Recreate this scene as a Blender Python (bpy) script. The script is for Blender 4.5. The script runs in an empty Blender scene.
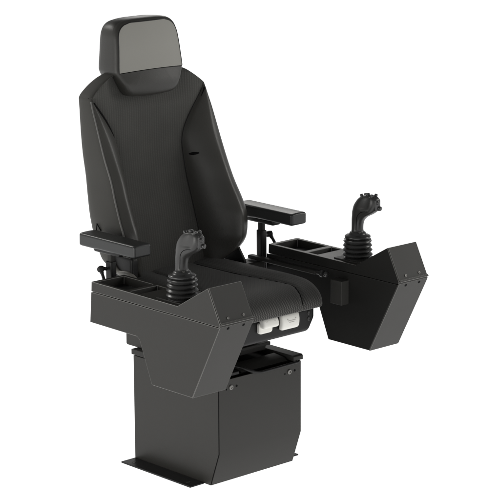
import bpy, bmesh, math
from mathutils import Vector, Matrix
from mathutils.bvhtree import BVHTree

scene = bpy.context.scene
COL = scene.collection
# ------------------------------------------------------------------ materials
def mat(name, col, rough=.5, spec=.5, metal=0., bump=None, build=None, coat=0.):
    m = bpy.data.materials.new(name); m.use_nodes = True
    nt = m.node_tree; b = nt.nodes['Principled BSDF']
    b.inputs['Base Color'].default_value = (*col, 1); b.inputs['Roughness'].default_value = rough
    b.inputs['Specular IOR Level'].default_value = spec; b.inputs['Metallic'].default_value = metal
    b.inputs['Coat Weight'].default_value = coat
    tc = nt.nodes.new('ShaderNodeTexCoord')
    if bump:
        sc, st, dist = bump
        n = nt.nodes.new('ShaderNodeTexNoise'); n.inputs['Scale'].default_value = sc; n.inputs['Detail'].default_value = 4
        nt.links.new(tc.outputs['Object'], n.inputs['Vector'])
        bp = nt.nodes.new('ShaderNodeBump'); bp.inputs['Strength'].default_value = st; bp.inputs['Distance'].default_value = dist
        nt.links.new(n.outputs['Fac'], bp.inputs['Height']); nt.links.new(bp.outputs['Normal'], b.inputs['Normal'])
        # slight large-scale tone and gloss variation
        n2 = nt.nodes.new('ShaderNodeTexNoise'); n2.inputs['Scale'].default_value = 7; n2.inputs['Detail'].default_value = 5
        nt.links.new(tc.outputs['Object'], n2.inputs['Vector'])
        mr = nt.nodes.new('ShaderNodeMapRange'); mr.inputs['To Min'].default_value = rough - .05; mr.inputs['To Max'].default_value = rough + .05
        nt.links.new(n2.outputs['Fac'], mr.inputs['Value']); nt.links.new(mr.outputs['Result'], b.inputs['Roughness'])
    if build: build(nt, b, tc)
    return m

def math_node(nt, op, a, b=None):
    n = nt.nodes.new('ShaderNodeMath'); n.operation = op
    for i, v in enumerate((a, b)):
        if v is None: continue
        if isinstance(v, (int, float)): n.inputs[i].default_value = v
        else: nt.links.new(v, n.inputs[i])
    return n.outputs[0]

def fabric(dark, light, along, across, period, zig, zperiod, sharp, bump=.35):
    """knitted stripes: ribs run along one object axis, zig-zagging a little"""
    def f(nt, b, tc):
        sep = nt.nodes.new('ShaderNodeSeparateXYZ'); nt.links.new(tc.outputs['Object'], sep.inputs[0])
        A = sep.outputs[across]
        L = sep.outputs[along] if along == 2 else math_node(nt, 'SUBTRACT', sep.outputs[0], sep.outputs[2])
        A = A if along != 2 else math_node(nt, 'ADD', A, math_node(nt, 'MULTIPLY', sep.outputs[0], .35))
        z = math_node(nt, 'PINGPONG', L, zperiod)
        z = math_node(nt, 'MULTIPLY', z, zig)
        a = math_node(nt, 'ADD', A, z)
        s = math_node(nt, 'SINE', math_node(nt, 'MULTIPLY', a, 2*math.pi/period))
        s = math_node(nt, 'ADD', math_node(nt, 'MULTIPLY', s, .5), .5)
        s = math_node(nt, 'POWER', s, sharp)
        t = math_node(nt, 'SINE', math_node(nt, 'MULTIPLY', L, 2*math.pi/(zperiod*1.0)))
        t = math_node(nt, 'ADD', math_node(nt, 'MULTIPLY', t, .25), .75)
        s = math_node(nt, 'MULTIPLY', s, t)
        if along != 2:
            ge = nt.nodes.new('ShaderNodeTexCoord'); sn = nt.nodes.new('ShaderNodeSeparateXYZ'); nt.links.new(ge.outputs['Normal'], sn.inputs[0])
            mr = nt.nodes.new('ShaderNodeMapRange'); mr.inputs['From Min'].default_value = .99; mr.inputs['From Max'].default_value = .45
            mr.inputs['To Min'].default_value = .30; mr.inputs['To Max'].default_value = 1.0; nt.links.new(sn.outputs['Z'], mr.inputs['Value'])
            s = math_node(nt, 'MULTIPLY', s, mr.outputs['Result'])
        n = nt.nodes.new('ShaderNodeTexNoise'); n.inputs['Scale'].default_value = 9; n.inputs['Detail'].default_value = 6
        nt.links.new(tc.outputs['Object'], n.inputs['Vector'])
        mx = nt.nodes.new('ShaderNodeMix'); mx.data_type = 'RGBA'
        mx.inputs['A'].default_value = (*dark, 1); mx.inputs['B'].default_value = (*light, 1)
        nt.links.new(s, mx.inputs['Factor'])
        v = math_node(nt, 'ADD', math_node(nt, 'MULTIPLY', n.outputs['Fac'], .5), .75)
        m2 = nt.nodes.new('ShaderNodeMix'); m2.data_type = 'RGBA'; m2.blend_type = 'MULTIPLY'; m2.inputs['Factor'].default_value = 1
        nt.links.new(mx.outputs['Result'], m2.inputs['A']); nt.links.new(v, m2.inputs['B'])
        nt.links.new(m2.outputs['Result'], b.inputs['Base Color'])
        bp = nt.nodes.new('ShaderNodeBump'); bp.inputs['Strength'].default_value = bump; bp.inputs['Distance'].default_value = .002
        nt.links.new(s, bp.inputs['Height']); nt.links.new(bp.outputs['Normal'], b.inputs['Normal'])
        b.inputs['Sheen Weight'].default_value = .08
    return f

M = {}
M['metal'] = mat('powder_coated_steel', (.0290, .0279, .0250), .38, .23, bump=(520, .25, .0008))
M['metal_dark'] = mat('dark_powder_coated_steel', (.026, .0255, .0235), .5, .22, bump=(900, .12, .0006))
M['metal_in'] = mat('shade_darkened_steel', (.014, .0138, .0128), .5, .15, bump=(900, .12, .0006))  # colour darkened to carry the shade on the console inner walls
M['metal_lid'] = mat('console_lid_steel', (.037, .0362, .0332), .50, .25, bump=(900, .12, .0006))
M['black'] = mat('black_plastic', (.010, .010, .010), .42, .25, bump=(500, .1, .0005))
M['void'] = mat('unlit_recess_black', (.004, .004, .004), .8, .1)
M['leather'] = mat('smooth_upholstery', (.043, .0418, .0375), .37, .42, bump=(260, .22, .0010))
M['head'] = mat('head_upholstery', (.029, .0282, .0252), .42, .36, bump=(260, .22, .0010))
M['side'] = mat('side_upholstery', (.044, .043, .039), .62, .2, bump=(300, .2, .0010))
M['pad'] = mat('grey_padded_vinyl', (.0190, .0202, .0200), .33, .42, bump=(420, .2, .0008))
M['rubber'] = mat('black_rubber', (.026, .026, .0255), .28, .55, bump=(300, .1, .0005))
M['grip'] = mat('moulded_grip_plastic', (.026, .0255, .0245), .36, .45, bump=(500, .1, .0005))
M['grey'] = mat('light_grey_head_panel', (.256, .251, .228), .6, .3, bump=(240, .15, .0008))
M['white'] = mat('white_plastic', (.80, .79, .74), .38, .4, bump=(60, .04, .0006))
M['ink'] = mat('pale_grey_print', (.50, .49, .46), .5, .3)
M['steel'] = mat('dull_zinc_steel', (.20, .195, .185), .42, .5, .8, bump=(200, .1, .0004))
M['strap'] = mat('pale_grey_metal', (.16, .155, .14), .42, .5, bump=(200, .1, .0004))
M['edge'] = mat('painted_edge_highlight', (.150, .147, .138), .34, .5)  # lighter bevel colour paints in the glint of rounded edges
M['edge_in'] = mat('dim_painted_edge_highlight', (.045, .044, .041), .34, .5)  # fainter painted edge highlight for the darkened inner walls
M['thread'] = mat('seam_thread', (.105, .103, .098), .45, .4)
M['rib'] = mat('ribbed_fabric', (.03, .03, .03), .75, .25, build=fabric((.044, .0435, .0395), (.058, .057, .052), 2, 1, .0108, .10, .006, 1.0))
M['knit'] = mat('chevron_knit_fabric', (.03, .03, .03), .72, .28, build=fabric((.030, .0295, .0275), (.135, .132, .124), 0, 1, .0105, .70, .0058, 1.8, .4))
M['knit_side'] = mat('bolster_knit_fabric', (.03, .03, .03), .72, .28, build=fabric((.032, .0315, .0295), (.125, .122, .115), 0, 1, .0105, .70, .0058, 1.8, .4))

# ------------------------------------------------------------------ helpers
def finish(bm, name, m, parent=None, bevel=None, seg=2, smooth=True, sub=0, sharp=35, edge=None):
    bmesh.ops.remove_doubles(bm, verts=bm.verts, dist=1e-5)
    bmesh.ops.recalc_face_normals(bm, faces=bm.faces)
    me = bpy.data.meshes.new(name); bm.to_mesh(me); bm.free()
    ms = m if isinstance(m, (list, tuple)) else [m]
    for k in ms: me.materials.append(M[k])
    if edge: me.materials.append(M[edge])
    o = bpy.data.objects.new(name, me); COL.objects.link(o)
    if smooth:
        for p in me.polygons: p.use_smooth = True
        if not bevel:
            me.set_sharp_from_angle(angle=math.radians(sharp))
    if bevel:
        b = o.modifiers.new('bevel', 'BEVEL'); b.width = bevel; b.segments = seg; b.limit_method = 'ANGLE'
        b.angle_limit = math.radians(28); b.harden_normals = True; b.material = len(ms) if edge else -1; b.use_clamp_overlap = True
    if sub:
        s = o.modifiers.new('sub', 'SUBSURF'); s.levels = sub; s.render_levels = sub
    if parent: o.parent = parent
    return o

def box(bm, x0, x1, y0, y1, z0, z1, mi=0):
    vs = [bm.verts.new((x, y, z)) for x in (x0, x1) for y in (y0, y1) for z in (z0, z1)]
    for f in ((0,1,3,2),(4,6,7,5),(0,4,5,1),(2,3,7,6),(0,2,6,4),(1,5,7,3)):
        fc = bm.faces.new([vs[i] for i in f]); fc.material_index = mi
    return vs

def prism(bm, prof, y0, y1):
    """prof: list of (x,z); extruded along y"""
    a = [bm.verts.new((x, y0, z)) for x, z in prof]; b = [bm.verts.new((x, y1, z)) for x, z in prof]
    bm.faces.new(a); bm.faces.new(b[::-1]); n = len(prof)
    for i in range(n): bm.faces.new([a[i], b[i], b[(i+1) % n], a[(i+1) % n]])

def tube(bm, pts, r, n=12, cap=True):
    pts = [Vector(p) for p in pts]; rs = r if isinstance(r, (list, tuple)) else [r]*len(pts)
    rings = []; up = None
    for i, p in enumerate(pts):
        t = (pts[min(i+1, len(pts)-1)] - pts[max(i-1, 0)]).normalized()
        if up is None: up = t.orthogonal().normalized()
        up = (up - t*up.dot(t)).normalized(); s = t.cross(up)
        rings.append([bm.verts.new(p + rs[i]*(math.cos(2*math.pi*k/n)*up + math.sin(2*math.pi*k/n)*s)) for k in range(n)])
    for a, b in zip(rings, rings[1:]):
        for k in range(n): bm.faces.new([a[k], a[(k+1) % n], b[(k+1) % n], b[k]])
    if cap: bm.faces.new(rings[0][::-1]); bm.faces.new(rings[-1])

def smooth_pts(pts, n=8):
    P = [Vector(p) for p in pts]; out = []
    for i in range(len(P)-1):
        a, b, c, d = P[max(i-1, 0)], P[i], P[i+1], P[min(i+2, len(P)-1)]
        for k in range(n):
            t = k/n
            out.append(.5*((2*b) + (c-a)*t + (2*a-5*b+4*c-d)*t*t + (3*b-a-3*c+d)*t**3))
    out.append(P[-1]); return out

def lathe(bm, prof, c, axis=(0, 0, 1), n=40, cap=True):
    """prof: (r, h) along axis from c"""
    ax = Vector(axis).normalized(); u = ax.orthogonal().normalized(); v = ax.cross(u); c = Vector(c)
    rings = [[bm.verts.new(c + ax*h + r*(math.cos(2*math.pi*k/n)*u + math.sin(2*math.pi*k/n)*v)) for k in range(n)] for r, h in prof]
    for a, b in zip(rings, rings[1:]):
        for k in range(n): bm.faces.new([a[k], a[(k+1) % n], b[(k+1) % n], b[k]])
    if cap: bm.faces.new(rings[0][::-1]); bm.faces.new(rings[-1])

def rbox(bm, lo, hi, r, m=24, e=2.0, warp=None):
    """rounded box, r = (rx, ry, rz) elliptical edge radii"""
    lo, hi = Vector(lo), Vector(hi); c = (lo+hi)/2; h = (hi-lo)/2
    def conv(p):
        inner = [max(-(h[i]-r[i]), min(h[i]-r[i], p[i])) for i in range(3)]
        q = [(p[i]-inner[i])/r[i] for i in range(3)]
        n = sum(abs(k)**e for k in q)**(1/e)
        mxq = max(abs(k) for k in q)
        if n > 1e-9:
            # cube zone -> ball zone
            q = [k*mxq/n for k in q]
        v = Vector([c[i]+inner[i]+q[i]*r[i] for i in range(3)])
        return warp(v) if warp else v
    def coord(k, i):   # denser sampling in the rounded zones
        t = -1+2*k/m; hh, rr = h[i], r[i]; q = m//4
        if k <= q: return -hh + rr*(k/q)
        if k >= m-q: return hh - rr*((m-k)/q)
        return -(hh-rr) + 2*(hh-rr)*(k-q)/(m-2*q)
    for ax in range(3):
        a, b = (ax+1) % 3, (ax+2) % 3
        for s in (-1, 1):
            g = []
            for i in range(m+1):
                row = []
                for j in range(m+1):
                    p = [0, 0, 0]; p[ax] = s*h[ax]; p[a] = coord(i, a); p[b] = coord(j, b)
                    row.append(bm.verts.new(conv(p)))
                g.append(row)
            for i in range(m):
                for j in range(m):
                    f = [g[i][j], g[i+1][j], g[i+1][j+1], g[i][j+1]]
                    bm.faces.new(f if s > 0 else f[::-1])
    bmesh.ops.remove_doubles(bm, verts=bm.verts, dist=1e-5)

def interp(tab, z):
    """monotone smooth table lookup: [(z, v...), ...] ascending"""
    if z <= tab[0][0]: return tab[0][1]
    if z >= tab[-1][0]: return tab[-1][1]
    for i in range(len(tab)-1):
        z0, v0 = tab[i]; z1, v1 = tab[i+1]
        if z0 <= z <= z1:
            zm, vm = tab[max(i-1, 0)]; zp, vp = tab[min(i+2, len(tab)-1)]
            d = (v1-v0)/(z1-z0); m0 = (v1-vm)/(z1-zm); m1 = (vp-v0)/(zp-z0)
            if (v0-vm)*(v1-v0) <= 0 and i > 0: m0 = 0
            if (v1-v0)*(vp-v1) <= 0 and i+2 < len(tab): m1 = 0
            t = (z-z0)/(z1-z0); L = z1-z0
            return (2*t**3-3*t*t+1)*v0 + (t**3-2*t*t+t)*L*m0 + (-2*t**3+3*t*t)*v1 + (t**3-t*t)*L*m1

def screw(name, c, axis, r, parent, m='metal_dark', h=.003):
    bm = bmesh.new()
    lathe(bm, [(r, -.002), (r, h*.6), (r*.8, h), (r*.45, h), (r*.40, h*.45), (.0004, h*.45)], c, axis, 20)
    return finish(bm, name, m, parent)

# ------------------------------------------------------------------ the chair
chair = bpy.data.objects.new('operator_chair', None); COL.objects.link(chair)
chair['label'] = 'black operator chair with two joystick side consoles on a steel box pedestal'
chair['category'] = 'operator chair'

# ---- pedestal
XR, XF, XB, ZK, ZT, W = -.264, .207, .162, .130, .401, .2005
bm = bmesh.new()
prism(bm, [(XR, .003), (XR, ZT), (XR+.012, ZT), (XR+.012, .02), (XF-.06, .02), (XF-.014, ZK), (XF-.014, ZT-.004), (XF-.003, ZT-.004), (XF-.003, ZK), (XB-.003, .003)], -W+.002, W-.002)
for s in (-1, 1):   # side walls
    a, b = (s*W, s*(W-.0019)) if s > 0 else (-W, -W+.0019)
    prism(bm, [(XR, .003), (XR, ZT), (XF-.003, ZT), (XF-.003, ZK), (XB-.003, .003)], a, b)
ped = finish(bm, 'pedestal', 'metal', chair, .0012, 2)
bm = bmesh.new()    # front cover sheet with bent skirt
prism(bm, [(XF-.0028, ZT-.002), (XF, ZT-.002), (XF, ZK), (XB, .004), (XB-.0028, .004), (XF-.0028, ZK+.0005)], -W+.0012, W+.0005)
fc = finish(bm, 'front_cover', 'metal', ped, .0008, 2)
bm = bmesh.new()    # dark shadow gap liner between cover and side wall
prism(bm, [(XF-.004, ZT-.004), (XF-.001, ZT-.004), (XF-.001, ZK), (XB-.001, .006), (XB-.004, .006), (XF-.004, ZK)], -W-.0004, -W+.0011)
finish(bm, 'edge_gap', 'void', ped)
for s in (-1, 1):    # floor flange either side
    bm = bmesh.new(); y0, y1 = sorted((s*(W+.0005), s*.268))
    box(bm, XR, .124, y0, y1, .001, .007)
    fl = finish(bm, 'mounting_flange', 'black', ped, .0015, 2)
    for x in (-.22, .085):
        bm = bmesh.new(); lathe(bm, [(.0085, 0), (.0085, .0006), (.0065, .0010), (.0060, .0006), (.0003, .0006)], (x, s*.243, .007), (0, 0, 1), 20)
        finish(bm, 'bolt_hole', 'metal', fl)
for s in (-1, 1):
    screw('screw', (XF+.0002, s*.1427, .3683), (1, 0, 0), .0095, ped, 'steel', .004)
    bm = bmesh.new(); lathe(bm, [(.0045, 0), (.0045, .0006)], (XF, s*.1427+.027, .3683), (1, 0, 0), 16)
    finish(bm, 'screw_hole', 'void', ped)
    bm = bmesh.new(); lathe(bm, [(.003, 0), (.003, .0006)], (XF, s*.1427-.022, .3640), (1, 0, 0), 16)
    finish(bm, 'screw_hole', 'void', ped)

# ---- suspension: lid rails, recess, carriage
bm = bmesh.new()
for s in (-1, 1):
    y0, y1 = sorted((s*.158, s*.2055))
    prism(bm, [(-.270, .405), (-.270, .4255), (.208, .4255), (.214, .421), (.214, .405)], y0, y1)
box(bm, -.270, -.215, -.158, .158, .405, .4255)
sus = finish(bm, 'suspension', 'metal_dark', chair, .002, 2)
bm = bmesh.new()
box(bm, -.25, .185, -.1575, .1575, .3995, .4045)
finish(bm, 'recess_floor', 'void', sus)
bm = bmesh.new()    # front cross plate in the recess
prism(bm, [(.118, .4052), (.118, .4205), (.172, .4165), (.190, .4052)], -.075, .150)
finish(bm, 'cross_plate', 'metal_dark', sus, .0015)
bm = bmesh.new()
box(bm, .135, .200, -.157, -.095, .4052, .4175); box(bm, .10, .135, -.157, -.10, .4052, .432)
finish(bm, 'height_valve', 'black', sus, .003)
bm = bmesh.new()    # curved pull bar
tube(bm, smooth_pts([(.16, -.088, .425), (.196, -.075, .423), (.213, -.052, .411), (.2165, -.012, .3995), (.2165, .04, .3985), (.2165, .12, .3995), (.2165, .178, .4005)], 8), .0048, 12)
finish(bm, 'release_bar', 'black', sus)
bm = bmesh.new()    # sliding carriage plates
box(bm, -.318, .100, -.178, .150, .4475, .4600)
box(bm, -.300, .085, -.165, .140, .4280, .4470)
finish(bm, 'carriage', 'metal_dark', sus, .002)
bm = bmesh.new()    # grey rear bracket
box(bm, -.322, -.19, -.1835, -.1785, .428, .478); box(bm, -.3245, -.3185, -.1835, .150, .432, .478)
finish(bm, 'rear_bracket', 'metal', sus, .0015)
bm = bmesh.new()    # rubber gaiter between carriage and seat pan
prof = []
for i in range(5):
    z = .461 + i*.0135; prof += [(0, z), (.008, z+.0067)]
prof.append((0, .5285))
rings = []
for off, z in prof:
    x0, x1, y0, y1, r = -.25-off, .055+off, -.155-off, .135+off, .03
    ring = []
    for cx, cy, a0 in ((x1-r, y1-r, 0), (x0+r, y1-r, 90), (x0+r, y0+r, 180), (x1-r, y0+r, 270)):
        for k in range(5):
            a = math.radians(a0+k*22.5); ring.append(bm.verts.new((cx+r*math.cos(a), cy+r*math.sin(a), z)))
    rings.append(ring)
for a, b in zip(rings, rings[1:]):
    for k in range(len(a)): bm.faces.new([a[k], a[(k+1) % len(a)], b[(k+1) % len(a)], b[k]])
bm.faces.new(rings[-1]); bm.faces.new(rings[0][::-1])
finish(bm, 'gaiter', 'black', sus, sharp=60)

# ---- seat pan
bm = bmesh.new()
def panw(v):
    if v.z < .58: v.y *= 1 - .16*(.58-v.z)/.05 if v.y > 0 else 1
    v.z += .008*max(0, (v.x-.0)/.28)*0
    return v
rbox(bm, (-.29, -.185, .531), (.285, .197, .622), (.016, .016, .016), 16, 2.2, panw)
pan = finish(bm, 'seat_pan', 'black', chair, sharp=50)
bm = bmesh.new()
rbox(bm, (-.20, -.20, .522), (.18, .165, .5305), (.004, .004, .004), 8)
finish(bm, 'pan_base_plate', 'metal_dark', pan, sharp=50)
def button(y0, y1, z0, z1, lip):
    def wp(v):
        t = (v.z-z0)/(z1-z0); v.x += .006*math.sin(math.pi*min(1, max(0, t))) ; return v
    bm = bmesh.new()
    if lip:      # stepped paddle: long back plate, shorter raised front
        rbox(bm, (.283, y0, z0-.004), (.299, y1-.012, z1-.012), (.004, .012, .012), 16, 2.3)
        b2 = bmesh.new()
        b = finish(bm, 'adjuster_button', 'white', pan, sharp=60)
        rbox(b2, (.290, y0+.002, z0+.018), (.316, y1, z1+.004), (.009, .009, .012), 16, 2.3, lambda v: wp(v))
        finish(b2, 'raised_paddle', 'white', b, sharp=60)
        xt = .3195
    else:
        rbox(bm, (.283, y0, z0), (.306, y1, z1), (.010, .010, .014), 16, 2.5, wp)
        b = finish(bm, 'adjuster_button', 'white', pan, sharp=60); xt = .3128
    bm = bmesh.new(); yc = (y0+y1)/2; zc = (z0+z1)/2 + (.012 if lip else .004)
    for k, (a, c2) in enumerate(((-.018, .018), (-.012, .012))):
        box(bm, xt-.0025, xt, yc+a, yc+c2, zc-.0012-k*.006, zc+.0010-k*.006)
    tube(bm, [(xt-.001, yc-.022, zc+.004), (xt-.001, yc-.019, zc+.0075), (xt-.001, yc-.016, zc+.004)], .0008, 6)
    tube(bm, [(xt-.001, yc+.022, zc+.004), (xt-.001, yc+.019, zc+.0075), (xt-.001, yc+.016, zc+.004)], .0008, 6)
    finish(bm, 'embossed_symbol', 'ink', b)
button(-.089, -.012, .572, .622, True)
button(.013, .098, .564, .624, False)
for z in (.600, .578):
    bm = bmesh.new(); lathe(bm, [(.008, -.002), (.008, .0018), (.006, .0025), (.0055, .0008), (.0003, .0008)], (.285, .165, z), (1, 0, 0), 20)
    finish(bm, 'grommet', 'grip', pan)

# ---- seat cushion
def seam_y(x, s=1):
    if s < 0: return interp([(-.30, .098), (-.15, .11), (0, .135), (.13, .180), (.34, .20)], x)
    return interp([(-.30, .098), (-.15, .100), (0, .106), (.13, .127), (.22, .136), (.29, .112), (.34, .085)], x)
def cush(v):
    # taper towards the front, soften and crown
    if v.z < .636: v.z = .636 - (.636-v.z)*.27
    k = interp([(-.30, .95), (-.15, .985), (-.02, 1.0), (.10, .965), (.18, .915), (.25, .86), (.30, .81), (.346, .75)], v.x)
    v.y *= k
    if v.z > .62:
        t = min(1, (v.z-.62)/.08); t = t*t*(3-2*t)
        a = abs(v.y); sy = seam_y(v.x, v.y)
        bul = .010*math.exp(-((a-sy-.075)/.05)**2)
        crown = .004*(1-min(1, a/sy)**2)
        gr = .0055*math.exp(-((a-sy)/.0065)**2)
        fr = min(1, max(0, (.335-v.x)/.14)); fr = fr*fr*(3-2*fr)
        v.z += t*((bul)*fr + crown - gr)
        if v.x > .24: v.x -= .004*math.exp(-((a-sy)/.0065)**2)
    return v
def cush_mesh():
    bm = bmesh.new(); rbox(bm, (-.385, -.278, .572), (.340, .278, .700), (.125, .062, .0635), 96, 2.2, cush); return bm
bm = cush_mesh()
bmesh.ops.recalc_face_normals(bm, faces=bm.faces)
bvh = BVHTree.FromBMesh(bm)
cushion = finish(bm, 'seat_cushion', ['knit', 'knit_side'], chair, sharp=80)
for p in cushion.data.polygons:
    if abs(p.center.y) > seam_y(p.center.x, p.center.y): p.material_index = 1
for s in (-1, 1):
    bm = bmesh.new(); pts = []
    for i in range(60):
        x = -.25 + .585*i/59; y = s*seam_y(x, s)
        h = bvh.ray_cast(Vector((x, y, 1)), Vector((0, 0, -1)))[0]
        if h and h.z > .64: pts.append(h + Vector((0, 0, .0002)))
    tube(bm, pts, .0016, 8)
    finish(bm, 'seam', 'void', cushion)

# ---- backrest
T_wc = [(.68, .160), (.78, .161), (.866, .157), (1.01, .157), (1.10, .156), (1.15, .158), (1.197, .172), (1.258, .209), (1.314, .250), (1.338, .264), (1.350, .266)]
T_we = [(.68, .150), (.695, .190), (.712, .222), (.75, .270), (.80, .288), (.878, .297), (.921, .296), (.997, .287), (1.06, .281), (1.142, .280), (1.255, .276), (1.33, .271), (1.348, .268), (1.37, .244), (1.395, .208), (1.412, .176), (1.424, .135), (1.430, .08)]
T_xr = [(.68, -.250), (.70, -.225), (.75, -.190), (.80, -.171), (.878, -.180), (.921, -.199), (.997, -.238), (1.06, -.265), (1.142, -.303), (1.255, -.349), (1.342, -.385), (1.43, -.402)]
T_xg = [(.68, -.262), (.74, -.277), (.774, -.289), (.866, -.315), (.94, -.340), (1.01, -.364), (1.08, -.379), (1.15, -.388), (1.22, -.388), (1.30, -.386), (1.345, -.388), (1.43, -.402)]
T_xb = [(.68, -.36), (.78, -.375), (.87, -.400), (1.0, -.437), (1.10, -.458), (1.186, -.471), (1.296, -.482), (1.34, -.486), (1.36, -.486), (1.40, -.482), (1.43, -.465)]
NC, NB = 10, 22
def section(z):
    we, xr, xg, xb = interp(T_we, z), interp(T_xr, z), interp(T_xg, z), interp(T_xb, z)
    wc = min(interp(T_wc, z), we-.004); top = z >= 1.345
    P = []
    for k in range(NC+1):
        t = k/NC; y = wc*t; e = max(0, (t-.90)/.10)
        P.append((xg - .012*(1-t*t) - .020*min(1, max(0, (z-1.29)/.06))*(1-min(1, y/.20)**4) - (0 if top else .007*e*e), y, 'c'))
    for k in range(1, NB+1):
        t = k/NB; y = wc + (we-wc)*t
        g = 0 if top else .009*math.exp(-((y-wc)/.006)**2)
        f = (.15*t + .98*(1-(1-t/.72)**1.7)) if t < .72 else 1.088 - .125*((t-.72)/.28)**1.8
        P.append((xg + (xr-xg)*f - g, y, 'b'))
    d = xr - xb
    for fx, fy in ((.07, .0035), (.12, .0055), (.18, .0065), (.32, .007), (.5, .006), (.68, .003), (.82, -.003), (.92, -.012), (.98, -.028), (1.0, -.06)):
        P.append((xr - d*fx, max(.02, we + fy*min(1, we/.2)), 's'))
    P.append((xb - .004, 0, 'k'))
    return P
zs = []
z = .68
while z < 1.4299:
    zs.append(z); z += .0085 if z < 1.325 else .0045
zs.append(1.430)
bmB, bmC = bmesh.new(), bmesh.new()
def full_ring(z):
    h = section(z); n = len(h)
    L = [(x, -y, t) for x, y, t in h[1:-1]][::-1]
    return h[:-1] + [h[-1]] + L     # centre -> right -> back centre -> left
rowsr = [full_ring(z) for z in zs]
n = len(rowsr[0])
def ringv(bm, i): return [bm.verts.new((x, y, zs[i])) for x, y, t in rowsr[i]]
vB = [ringv(bmB, i) for i in range(len(zs))]; vC = [ringv(bmC, i) for i in range(len(zs))]
for i in range(len(zs)-1):
    topz = zs[i] >= 1.345
    for k in range(n):
        k2 = (k+1) % n
        cen = rowsr[i][k][2] == 'c' and rowsr[i][k2][2] == 'c'
        V = vC if (cen or topz) else vB; bm = bmC if (cen or topz) else bmB
        bm.faces.new([V[i][k], V[i][k2], V[i+1][k2], V[i+1][k]])
bmC.faces.new(vC[-1]); bmB.faces.new(vB[0][::-1])
for bm in (bmB, bmC):
    loose = [v for v in bm.verts if not v.link_faces]
    bmesh.ops.delete(bm, geom=loose, context='VERTS')
bmesh.ops.recalc_face_normals(bmB, faces=bmB.faces)
back = finish(bmB, 'backrest', ['leather', 'side'], chair, sharp=70)
for p in back.data.polygons:
    if p.normal.y*(1 if p.center.y > 0 else -1) > .8 and abs(p.center.y) > .2: p.material_index = 1
bmesh.ops.recalc_face_normals(bmC, faces=bmC.faces)
bvhC = BVHTree.FromBMesh(bmC)
panel = finish(bmC, 'centre_panel', ['rib', 'side'], back, sharp=70)
for p in panel.data.polygons:
    if p.center.z > 1.34 and (p.normal.x < .35): p.material_index = 1
bvhB = BVHTree.FromPolygons([v.co for v in back.data.vertices], [p.vertices for p in back.data.polygons])
def backx(y, z):
    for b in (bvhB, bvhC):
        h = b.ray_cast(Vector((1, y, z)), Vector((-1, 0, 0)))[0]
        if h: return h.x
    return -.38
for s in (-1, 1):   # piping down each front edge
    bm = bmesh.new(); pts = []
    for i in range(70):
        z = .74 + (1.336-.74)*i/69
        pts.append((interp(T_xr, z)-(.0062 if s < 0 else .010), s*(interp(T_we, z)+(.0026 if s < 0 else -.003)), z))
    tube(bm, pts, .0032 if s < 0 else .0022, 8); finish(bm, 'edge_piping', 'thread', back)
    bm = bmesh.new(); pts = []      # seam where the ribbed shoulder meets the side
    for i in range(16):
        t = i/15; x = -.402 + (-.460+.402)*t
        pts.append((x, s*(.2732 - .006*t*t), 1.347))
    tube(bm, pts, .0018, 8); finish(bm, 'shoulder_seam', 'void', back)
    bm = bmesh.new(); pts = []      # stitched groove between centre panel and bolster
    for i in range(60):
        z = 1.325 - (1.325-.745)*i/59; y = interp(T_wc, z)+.0015
        pts.append((backx(s*y, z)+.0002, s*y, z))
    tube(bm, pts, .0021 if s < 0 else .0015, 8); finish(bm, 'panel_seam', 'black' if s > 0 else 'void', back)
    # harness slot following the panel edge
    bm = bmesh.new(); pts = []; rs = []
    for i in range(24):
        t = i/23; z = 1.330 - (.135 if s < 0 else .03)*t; y = interp(T_wc, z)+.006
        x = backx(s*y, z)
        pts.append((x+.0012, s*y, z)); rs.append((.0022+.0042*math.sin(math.pi*min(1, .12+t*.88))**.7)*(1 if s < 0 else max(.35, 1-2.2*t)))
    tube(bm, pts, rs, 10); finish(bm, 'harness_slot', 'void', back)
# small oval slit on the left bolster, dark lumbar hole low in the middle
bm = bmesh.new()
pts = [(backx(y, z)+.001, y, z) for y, z in ((.166, 1.092), (.172, 1.0935), (.180, 1.096), (.187, 1.098))]
tube(bm, pts, [.002, .0055, .005, .002], 12); finish(bm, 'slit', 'void', back)
bm = bmesh.new(); x = backx(0, .709)
lathe(bm, [(.0125, -.004), (.0125, .0010), (.0105, .0022), (.0095, -.001), (.0003, -.0012)], (x, 0.0, .712), (1, 0, .1), 24)
finish(bm, 'lumbar_hole', 'void', panel)
for s in (-1,):      # small fabric tab low on the side
    bm = bmesh.new()
    y = -interp(T_we, .90)-.0075
    tube(bm, [(-.337, y, .868), (-.330, y-.001, .902), (-.309, y, .878)], .0022, 8)
    finish(bm, 'pull_tab', 'void', back)

# ---- headrest
HO = [(0, 1.617), (.050, 1.6165), (.090, 1.613), (.118, 1.605), (.137, 1.589), (.1465, 1.565), (.1505, 1.53), (.1550, 1.48), (.1585, 1.440), (.1575, 1.424), (.146, 1.402), (.129, 1.374), (.114, 1.350), (.094, 1.337), (.045, 1.333), (0, 1.332)]
HOv = smooth_pts([(y, z, 0) for y, z in HO], 5)
half = [(p.x, p.y) for p in HOv]
loop = half + [(-y, z) for y, z in half[1:-1]][::-1]
hc = 1.48
def hfront(y, z):
    return -.361 - .017*(y/.15)**2 - .115*max(0, z-1.425) - .012*max(0, (z-1.50)/.11)**2 + .010*min(1, max(0, (1.425-z)/.04)) - .016*max(0, (1.37-z)/.04)**2
bm = bmesh.new()
def hring(x_add, sc, blend, flat=None):
    R_ = []
    for y, z in loop:
        yy, zz = y*sc, hc+(z-hc)*(1-(1-sc)*1.1)
        xf = hfront(yy, zz); x = xf*(1-blend) + flat*blend if flat is not None else xf + x_add
        R_.append(bm.verts.new((x, yy, zz)))
    return R_
rings = []
for sc in (.02, .2, .4, .6, .75, .86, .92): rings.append(hring(.0, sc, 0))
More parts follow.
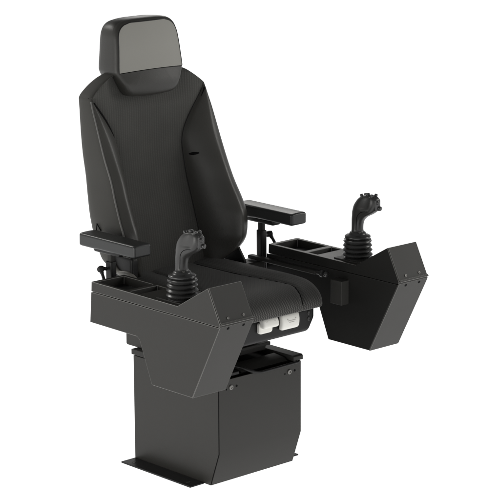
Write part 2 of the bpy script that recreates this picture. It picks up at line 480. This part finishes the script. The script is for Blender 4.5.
for add, sc in ((-.0008, .955), (-.004, .98), (-.010, .996), (-.018, 1.003)): rings.append(hring(add, sc, 0))
for bl, sc, fx in ((.5, 1.005, -.44), (.8, 1.0, -.46), (1, .985, -.478), (1, .96, -.492), (1, .91, -.503), (1, .84, -.509), (1, .6, -.512), (1, .02, -.513)): rings.append(hring(0, sc, bl, fx))
N = len(loop)
for a, b in zip(rings, rings[1:]):
    for k in range(N): bm.faces.new([a[k], a[(k+1) % N], b[(k+1) % N], b[k]])
bm.faces.new(rings[0]); bm.faces.new(rings[-1][::-1])
head = finish(bm, 'headrest', 'head', chair, sharp=70)
# light grey face panel
bm = bmesh.new()
def zb(y): return 1.4265 + .006*(1-(y/.15)**2)
prows = []
K = 24
def hw(z):
    # half width of the outline at z
    best = .01
    for (y0, z0), (y1, z1) in zip(half, half[1:]):
        if (z0-z)*(z1-z) <= 0 and abs(z0-z1) > 1e-6: best = max(best, y0+(y1-y0)*(z-z0)/(z1-z0))
    return best
def edge(y):   # panel outline inset
    return y
NR = 26
for i in range(NR+1):
    t = i/NR; row = []
    for k in range(K+1):
        u = -1+2*k/K
        z0 = zb(u*.148); z1 = 1.604
        z = z0 + (z1-z0)*t
        w_ = hw(min(1.6155, z+.0085*min(1, (t/.9))))-.0095
        row.append(bm.verts.new((hfront(u*w_, z)+.0012, u*w_, z)))
    prows.append(row)
for i in range(NR):
    for k in range(K): bm.faces.new([prows[i][k], prows[i][k+1], prows[i+1][k+1], prows[i+1][k]])
perim = [row[0].co + Vector((-.0002, -.001, 0)) for row in prows] + [v.co + Vector((-.0002, 0, .001)) for v in prows[-1][1:-1]] + [row[-1].co + Vector((-.0002, .001, 0)) for row in prows[::-1]]
bmesh.ops.solidify(bm, geom=bm.faces[:], thickness=.004)
finish(bm, 'head_panel', 'grey', head, sharp=60)
bm = bmesh.new()
tube(bm, perim, .0017, 8)
finish(bm, 'panel_piping', 'black', head)
bm = bmesh.new()
tube(bm, [(hfront(y, zb(y))+.0006, y, zb(y)-.0012) for y in [-.149+.298*i/24 for i in range(25)]], .0016, 8)
finish(bm, 'seam', 'void', head)
for s in (-1, 1):
    bm = bmesh.new(); tube(bm, [(-.44, s*.05, 1.30), (-.44, s*.05, 1.42)], .008, 14)
    finish(bm, 'headrest_post', 'steel', head)

# ---- armrests
def armrest(s):
    bm = bmesh.new()
    def wp(v):
        if v.x > -.05 and v.z < .868: v.x -= 0
        v.z += .003*(1-((v.y-.377)/.04)**2)*(1 if v.z > .87 else 0)
        if v.z < .86 and v.x > -.2: v.z += .002
        v.y = s*v.y
        return v
    rbox(bm, (-.298, .3385, .8445), (.0145, .4165, .8905), (.012, .010, .0095), 24, 2.5, wp)
    o = finish(bm, 'armrest', 'pad', chair, sharp=70)
    bm = bmesh.new()   # under bracket
    rbox(bm, (-.245, .350, .828), (-.10, .392, .8485), (.006, .006, .006), 8, warp=lambda v: Vector((v.x, s*v.y, v.z)))
    finish(bm, 'hinge_bracket', 'black', o, sharp=60)
    bm = bmesh.new()
    rbox(bm, (-.197, .3520, .60), (-.161, .3790, .800), (.008, .008, .003), 12, warp=lambda v: Vector((v.x, s*v.y, v.z)))
    p = finish(bm, 'support_post', 'black', o, sharp=50)
    bm = bmesh.new()
    rbox(bm, (-.193, .3550, .795), (-.165, .3760, .845), (.008, .008, .003), 12, warp=lambda v: Vector((v.x, s*v.y, v.z)))
    finish(bm, 'inner_post', 'metal_dark', p, sharp=50)
    bm = bmesh.new()   # clamp lever
    tube(bm, smooth_pts([(-.182, s*.383, .772), (-.184, s*.402, .777), (-.182, s*.414, .776)], 5), .0065, 12)
    tube(bm, smooth_pts([(-.182, s*.410, .776), (-.166, s*.414, .755), (-.148, s*.417, .727)], 5), [.0075]*4 + [.0058]*7, 12)
    lathe(bm, [(.003, -.014), (.011, -.011), (.0125, 0), (.011, .011), (.003, .014)], (-.183, s*.409, .776), (.5, .8*s, .1), 16)
    finish(bm, 'clamp_lever', 'black', o, sharp=50)
    # cross arm to the seat frame
    bm = bmesh.new()
    rbox(bm, (-.215, .19, .655), (-.145, .355, .690), (.006, .006, .006), 8, warp=lambda v: Vector((v.x, s*v.y, v.z)))
    finish(bm, 'mounting_arm', 'metal_dark', o, sharp=50)
    return o
arms = [armrest(-1), armrest(1)]
arms[0]['label'] = 'armrest pad on the right-hand side of the sitter'
arms[1]['label'] = 'armrest pad on the left-hand side of the sitter'
bm = bmesh.new()   # pale curved strap beside the backrest hinge
tube(bm, smooth_pts([(-.262, -.303, .812), (-.250, -.304, .782), (-.232, -.304, .755), (-.208, -.303, .740), (-.175, -.300, .743), (-.150, -.298, .739), (-.12, -.29, .715)], 6), .0095, 14)
finish(bm, 'curved_strut', 'strap', chair)
# recliner brackets each side
for s in (-1, 1):
    bm = bmesh.new()
    prism(bm, [(-.275, .665), (-.285, .77), (-.255, .80), (-.215, .765), (-.165, .700), (-.155, .665)], *sorted((s*.262, s*.274)))
    rb_ = finish(bm, 'recliner_bracket', 'black', chair, .003)
    screw('pivot_bolt', (-.235, s*.274, .735), (0, s, 0), .014, rb_, 'metal_dark', .006)
# near side lower back cover (dark moulding below the armrest)
bm = bmesh.new()
rbox(bm, (-.250, -.300, .712), (-.142, -.268, .803), (.014, .008, .014), 12)
finish(bm, 'side_moulding', 'black', back, sharp=60)

# ---- consoles
P_ = dict(rt=(-.124, .7565), v=(.337, .754), a=(.493, .844), l=(.552, .728))
def console(s, label):
    yi, yo = .3508, .5
    def Y(bmx):
        if s < 0:
            for v in bmx.verts: v.co.y *= -1
    bm = bmesh.new()
    prism(bm, [(-.128, .7175), (-.137, .607), (.120, .6055), (.134, .597), (.197, .448), (.408, .448), (.5505, .7180), (.54, .7180)], yi+.0008, yo-.0008)
    Y(bm)
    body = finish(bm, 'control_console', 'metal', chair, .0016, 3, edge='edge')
    body['label'] = label
    # lower front plate, highlights painted along its edges
    bm = bmesh.new()
    prism(bm, [(.5500, .7215), (.5535, .7215), (.4105, .4475), (.4070, .4475)], yi, yo)
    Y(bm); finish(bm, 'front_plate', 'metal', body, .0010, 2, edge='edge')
    # upper cover with wedge and storage trays
    bm = bmesh.new()
    zt = .7555; xs = [-.124, -.108, .052, .074, .126, .337]; ys = [yi, yi+.014, yo-.014, yo]
    zz = lambda x: .7565 + (.754-.7565)*(x+.124)/.461
    g = [[bm.verts.new((x, y, zz(x))) for y in ys] for x in xs]
    holes = {(1, 1): .030, (3, 1): .022}
    for i in range(5):
        for j in range(3):
            if (i, j) in holes:
                d = holes[(i, j)]; c4 = [g[i][j], g[i+1][j], g[i+1][j+1], g[i][j+1]]
                lo = [bm.verts.new((v.co.x+(.004 if q in (0, 3) else -.004), v.co.y+(.004 if q in (0, 1) else -.004), v.co.z-d)) for q, v in enumerate(c4)]
                for q in range(4): bm.faces.new([c4[q], c4[(q+1) % 4], lo[(q+1) % 4], lo[q]])
                bm.faces.new(lo)
            else: bm.faces.new([g[i][j], g[i+1][j], g[i+1][j+1], g[i][j+1]])
    zl = .7207
    def V(x, y, z): return bm.verts.new((x, y, z))
    for y, j in ((yi, 0), (yo, 3)):
        pts = [g[i][j] for i in range(6)] + [V(.493, y, .844), V(.552, y, .728), V(.5515, y, zl), V(-.126, y, zl)]
        bm.faces.new(pts)
    bm.faces.new([g[5][j] for j in range(4)] + [V(.493, yo, .844), V(.493, yi, .844)])
    bm.faces.new([V(.493, yi, .844), V(.493, yo, .844), V(.552, yo, .728), V(.552, yi, .728)])
    bm.faces.new([V(.552, yi, .728), V(.552, yo, .728), V(.5515, yo, zl), V(.5515, yi, zl)])
    bm.faces.new([g[0][j] for j in range(4)] + [V(-.126, yo, zl), V(-.126, yi, zl)])
    bm.faces.new([V(-.126, yi, zl), V(-.126, yo, zl), V(.5515, yo, zl), V(.5515, yi, zl)])
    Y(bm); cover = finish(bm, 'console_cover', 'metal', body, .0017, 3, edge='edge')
    bm = bmesh.new()   # plate added over the inner wall, shade put into its dark colour
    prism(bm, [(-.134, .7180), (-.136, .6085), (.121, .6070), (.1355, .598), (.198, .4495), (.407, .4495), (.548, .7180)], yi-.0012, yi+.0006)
    Y(bm); finish(bm, 'added_inner_shade_plate', 'metal_in', body, .0006, 2, edge='edge_in')
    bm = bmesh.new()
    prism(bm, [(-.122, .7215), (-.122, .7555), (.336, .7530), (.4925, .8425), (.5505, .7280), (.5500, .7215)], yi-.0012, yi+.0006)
    Y(bm); finish(bm, 'added_upper_shade_plate', 'metal_in', cover, .0006, 2)  # upper plate over the inner side, shade in its colour too
    # sloping front lid with folded lip, two screws above and two below
    dx, dz = .059, -.116; L = math.hypot(dx, dz); ux, uz = dx/L, dz/L; nx, nz = -uz, ux   # outward normal (forward, up)
    nx, nz = abs(nx), abs(nz)
    def Q(t, o): return (.493+ux*t+nx*o, .844+uz*t+nz*o)
    bm = bmesh.new(); prism(bm, [Q(.001, .0004), Q(.001, .0028), Q(.1245, .0028), Q(.1255, .0080), Q(.1330, .0080), Q(.1330, .0004)], yi+.003, yo-.003)
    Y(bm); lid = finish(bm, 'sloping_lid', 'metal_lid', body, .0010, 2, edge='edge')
    for y in (yi+.040, yo-.040):
        q = Q(.112, .0028); screw('screw', (q[0], s*y, q[1]), (nx, 0, nz), .0050, lid, 'steel', .003)
        fx, fz = .143, .274; l2 = math.hypot(fx, fz); n2 = (fz/l2, 0, -fx/l2)
        q = (.5535-.012*fx/l2-.0004, .7215-.012*fz/l2-.0002)
        bm = bmesh.new(); lathe(bm, [(.0055, -.001), (.0055, .0008), (.004, .0014)], (q[0], s*y, q[1]), n2, 16)
        finish(bm, 'screw', 'void', body)
    # raised tray divider and joystick plate
    bm = bmesh.new(); box(bm, .208, .333, yi+.016, yo-.016, .7540, .7590)
    Y(bm); finish(bm, 'joystick_plate', 'metal_dark', body, .0012)
    bm = bmesh.new(); box(bm, -.104, .048, yi+.0185, yo-.0185, .7270, .7285); box(bm, .0785, .1215, yi+.0185, yo-.0185, .7345, .7355)  # thin black sheets that make the tray bottoms darker
    Y(bm); finish(bm, 'tray_bottom', 'black', body)
    return body
con = [console(-1, 'nearer side console, its outer wall towards the camera'), console(1, 'farther side console, its shade-darkened inner wall showing behind the seat')]

# ---- joysticks
def joystick(s, c):
    cx, cy = c
    bm = bmesh.new(); z0 = .757; prof = [(.050, 0), (.050, .004), (.046, .006)]
    R0, R1 = .0560, .042
    nr = 4; zz0, zz1 = .008, .075
    for i in range(nr):
        z = zz0 + (zz1-zz0)*i/nr; h = (zz1-zz0)/nr; R = R0 - .0035*i*.35
        prof += [(R1, z), (R1+.006, z+h*.12), (R-.003, z+h*.30), (R, z+h*.46), (R-.002, z+h*.60), (R1+.008, z+h*.82)]
    prof += [(R1, zz1), (.047, .078), (.048, .083), (.044, .087), (.034, .089), (.031, .093), (.029, .098), (.022, .101)]
    lathe(bm, prof, (cx, cy, z0), n=56)
    bel = finish(bm, 'joystick', 'rubber', chair, sharp=60)
    # grip: closed sections stacked along a forward-curving spine
    spine = [  # horizontal slices: (centre x, z, half depth, half width, squareness)
        (.000, .092, .0300, .0280, 1.0), (.000, .099, .0250, .0240, 1.0), (-.001, .106, .0222, .0215, .95), (-.001, .120, .0215, .0208, .9), (.000, .134, .0225, .0208, .88),
        (.004, .148, .0260, .0215, .84), (.013, .161, .0335, .0228, .8), (.025, .173, .0450, .0240, .74), (.036, .185, .0520, .0250, .68), (.043, .198, .0545, .0250, .66),
        (.050, .212, .0520, .0245, .66), (.055, .224, .0465, .0235, .68), (.060, .234, .0385, .0215, .72), (.063, .2405, .0280, .0180, .8), (.065, .2440, .0160, .0110, .9), (.065, .2450, .0040, .0040, 1)]
    bm = bmesh.new(); rings = []; n = 36
    sp = smooth_pts([(a, b, 0) for a, b, *_ in spine], 3)
    rr = smooth_pts([(d, w, t) for _, _, d, w, t in spine], 3)
    for p, r in zip(sp, rr):
        ring = []
        for k in range(n):
            a = 2*math.pi*k/n; ca, sa = math.cos(a), math.sin(a); e = r.z
            # finger groove: sides pinched between thumb pad and palm swell
            w_ = r.y*(1 - (.16*math.exp(-((ca-.15)/.22)**2) if p.y > .19 else 0))
            ring.append(bm.verts.new(Vector((cx+p.x+r.x*math.copysign(abs(ca)**e, ca), cy+w_*math.copysign(abs(sa)**e, sa), z0+p.y))))
        rings.append(ring)
    for a, b in zip(rings, rings[1:]):
        for k in range(n): bm.faces.new([a[k], a[(k+1) % n], b[(k+1) % n], b[k]])
    bm.faces.new(rings[0][::-1]); bm.faces.new(rings[-1])
    for v in bm.verts:
        lean = -.03*s*0; v.co.y += lean*(v.co.z-z0)
    grip = finish(bm, 'grip', 'grip', bel, sharp=50)
    bg_ = BVHTree.FromPolygons([v.co for v in grip.data.vertices], [p.vertices for p in grip.data.polygons])
    bm = bmesh.new(); pts = []
    for px_, pz_ in ((.070, .187), (.052, .184), (.036, .178), (.024, .168), (.016, .155), (.012, .138), (.010, .120), (.010, .108)):
        h = bg_.ray_cast(Vector((cx+px_, cy-.2, z0+pz_)), Vector((0, 1, 0)))[0]
        if h: pts.append(h)
    tube(bm, smooth_pts(pts, 4), .0012, 8); finish(bm, 'mould_line', 'void', grip)
    # buttons on the head
    def knob(p, ax, r, h):
        bm = bmesh.new(); lathe(bm, [(r*.9, -.006), (r, -.001), (r, h*.6), (r*.85, h*.9), (r*.4, h)], (cx+p[0], cy+p[1], z0+p[2]), ax, 18)
        return finish(bm, 'thumb_button', 'rubber', bel, sharp=50)
    knob((.030, -.010, .238), (-.4, 0, 1), .0060, .008)
    knob((.030, .011, .238), (-.4, 0, 1), .0060, .008)
    knob((.056, -.006, .246), (0, 0, 1), .0080, .006)
    knob((.080, -.010, .242), (.3, 0, 1), .0062, .008)
    knob((.080, .011, .242), (.3, 0, 1), .0062, .008)
    knob((.1035, -.003, .222), (1, 0, .15), .0075, .005)
    knob((.1010, .006, .200), (1, .2, -.1), .0085, .010)
    # raised thumb plate on the front of the head
    bm = bmesh.new()
    rbox(bm, (cx+.092, cy-.0135, z0+.190), (cx+.1030, cy+.0135, z0+.236), (.004, .006, .010), 12)
    finish(bm, 'thumb_plate', 'rubber', bel, sharp=60)
    bm = bmesh.new()
    lathe(bm, [(.0045, 0), (.0045, .003), (.002, .004)], (cx+.022, cy-.012, z0+.100), (.5, -.4, 1), 14)
    finish(bm, 'collar_screw', 'steel', bel)
    return bel
js = [joystick(-1, (.283, -.430)), joystick(1, (.272, .425))]
js[0]['label'] = 'joystick on the nearer console'; js[1]['label'] = 'joystick on the farther console'

# ---- slide rails and knobs fixing the consoles, bracket on inner wall
for s in (-1, 1):
    bm = bmesh.new()
    rbox(bm, (-.20, .312, .694), (.165, .338, .708), (.004, .004, .004), 8, warp=lambda v: Vector((v.x, s*v.y, v.z)))
    rail = finish(bm, 'slide_rail', 'metal_dark', chair, sharp=50)
    bm = bmesh.new()
    tube(bm, [(.160, s*.325, .701), (.185, s*.325, .701)], .0075, 14)
    lathe(bm, [(.004, 0), (.013, .002), (.014, .008), (.013, .014), (.004, .016)], (.183, s*.325, .701), (1, 0, 0), 18)
    lathe(bm, [(.004, 0), (.010, .002), (.011, .008), (.009, .013), (.004, .015)], (.203, s*.325, .7015), (1, 0, 0), 18)
    finish(bm, 'rail_knob', 'rubber', rail, sharp=50)
    bm = bmesh.new()
    y0, y1 = sorted((s*.3130, s*.3506))
    box(bm, .246, .302, y0, y1, .603, .692)
    finish(bm, 'guard_bracket', 'metal_lid', con[0 if s < 0 else 1], .0015)

# ------------------------------------------------------------------ floor (white studio sweep; added emission keeps it white and lights from below)
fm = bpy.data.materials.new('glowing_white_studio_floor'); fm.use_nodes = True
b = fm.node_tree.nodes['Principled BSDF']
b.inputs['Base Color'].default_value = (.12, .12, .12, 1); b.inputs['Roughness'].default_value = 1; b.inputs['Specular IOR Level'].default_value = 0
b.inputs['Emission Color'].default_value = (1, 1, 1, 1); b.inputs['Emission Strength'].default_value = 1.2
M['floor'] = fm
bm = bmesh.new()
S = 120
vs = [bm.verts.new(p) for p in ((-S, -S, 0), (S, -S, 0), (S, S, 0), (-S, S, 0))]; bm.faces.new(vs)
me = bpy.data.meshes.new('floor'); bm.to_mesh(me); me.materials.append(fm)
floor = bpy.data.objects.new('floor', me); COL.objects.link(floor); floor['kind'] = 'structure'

# ------------------------------------------------------------------ light
w = bpy.data.worlds.new('World'); scene.world = w; w.use_nodes = True
nt = w.node_tree; bg = nt.nodes['Background']
tc = nt.nodes.new('ShaderNodeTexCoord'); sep = nt.nodes.new('ShaderNodeSeparateXYZ'); nt.links.new(tc.outputs['Generated'], sep.inputs[0])
cr = nt.nodes.new('ShaderNodeValToRGB'); nt.links.new(sep.outputs['Z'], cr.inputs['Fac'])
cr.color_ramp.elements[0].position = 0; cr.color_ramp.elements[0].color = (1, 1, 1, 1)
cr.color_ramp.elements[1].position = .45; cr.color_ramp.elements[1].color = (.30, .30, .30, 1)
e_ = cr.color_ramp.elements.new(.12); e_.color = (.75, .75, .75, 1)
nt.links.new(cr.outputs['Color'], bg.inputs['Color']); bg.inputs['Strength'].default_value = 0.6

def area(name, loc, target, size, power):
    l = bpy.data.lights.new(name, 'AREA'); l.shape = 'RECTANGLE'; l.size, l.size_y = size; l.energy = power; l.color = (1, .985, .95)
    o = bpy.data.objects.new(name, l); COL.objects.link(o); o.location = loc
    o.rotation_euler = (Vector(target)-Vector(loc)).to_track_quat('-Z', 'Y').to_euler()
area('key_softbox', (-.8, -5.0, 1.0), (0, 0, .8), (3.0, 1.8), 78)
area('front_softbox', (5.0, .3, .9), (0, 0, .8), (2.4, 1.6), 12)
area('right_softbox', (2.6, 3.9, 2.6), (-.2, .1, 1.0), (1.6, 2.0), 55)
area('rear_left_softbox', (-4.4, -1.6, 4.2), (0, 0, .8), (2.0, 1.2), 80)
area('rear_right_softbox', (-3.6, 3.4, 3.0), (0, 0, .9), (1.6, 1.6), 24)

# ------------------------------------------------------------------ camera
cam = bpy.data.cameras.new('camera'); co = bpy.data.objects.new('camera', cam); COL.objects.link(co); scene.camera = co
cam.sensor_width = 36; cam.lens = 2223.2025913656953/500*36; cam.clip_end = 500; cam.clip_start = .1
R = Vector((0.67661558, 0.73631921, -0.00503762)); U = Vector((-0.1642758, 0.15761765, 0.97374028)); F = Vector((-0.7177777, 0.65802028, -0.22760598))
mw = Matrix(((R.x, U.x, -F.x), (R.y, U.y, -F.y), (R.z, U.z, -F.z))).to_4x4()
co.matrix_world = Matrix.Translation((5.82995774, -5.20268357, 2.63589726)) @ mw

scene.view_settings.view_transform = 'Standard'; scene.view_settings.look = 'None'; scene.view_settings.exposure = 0
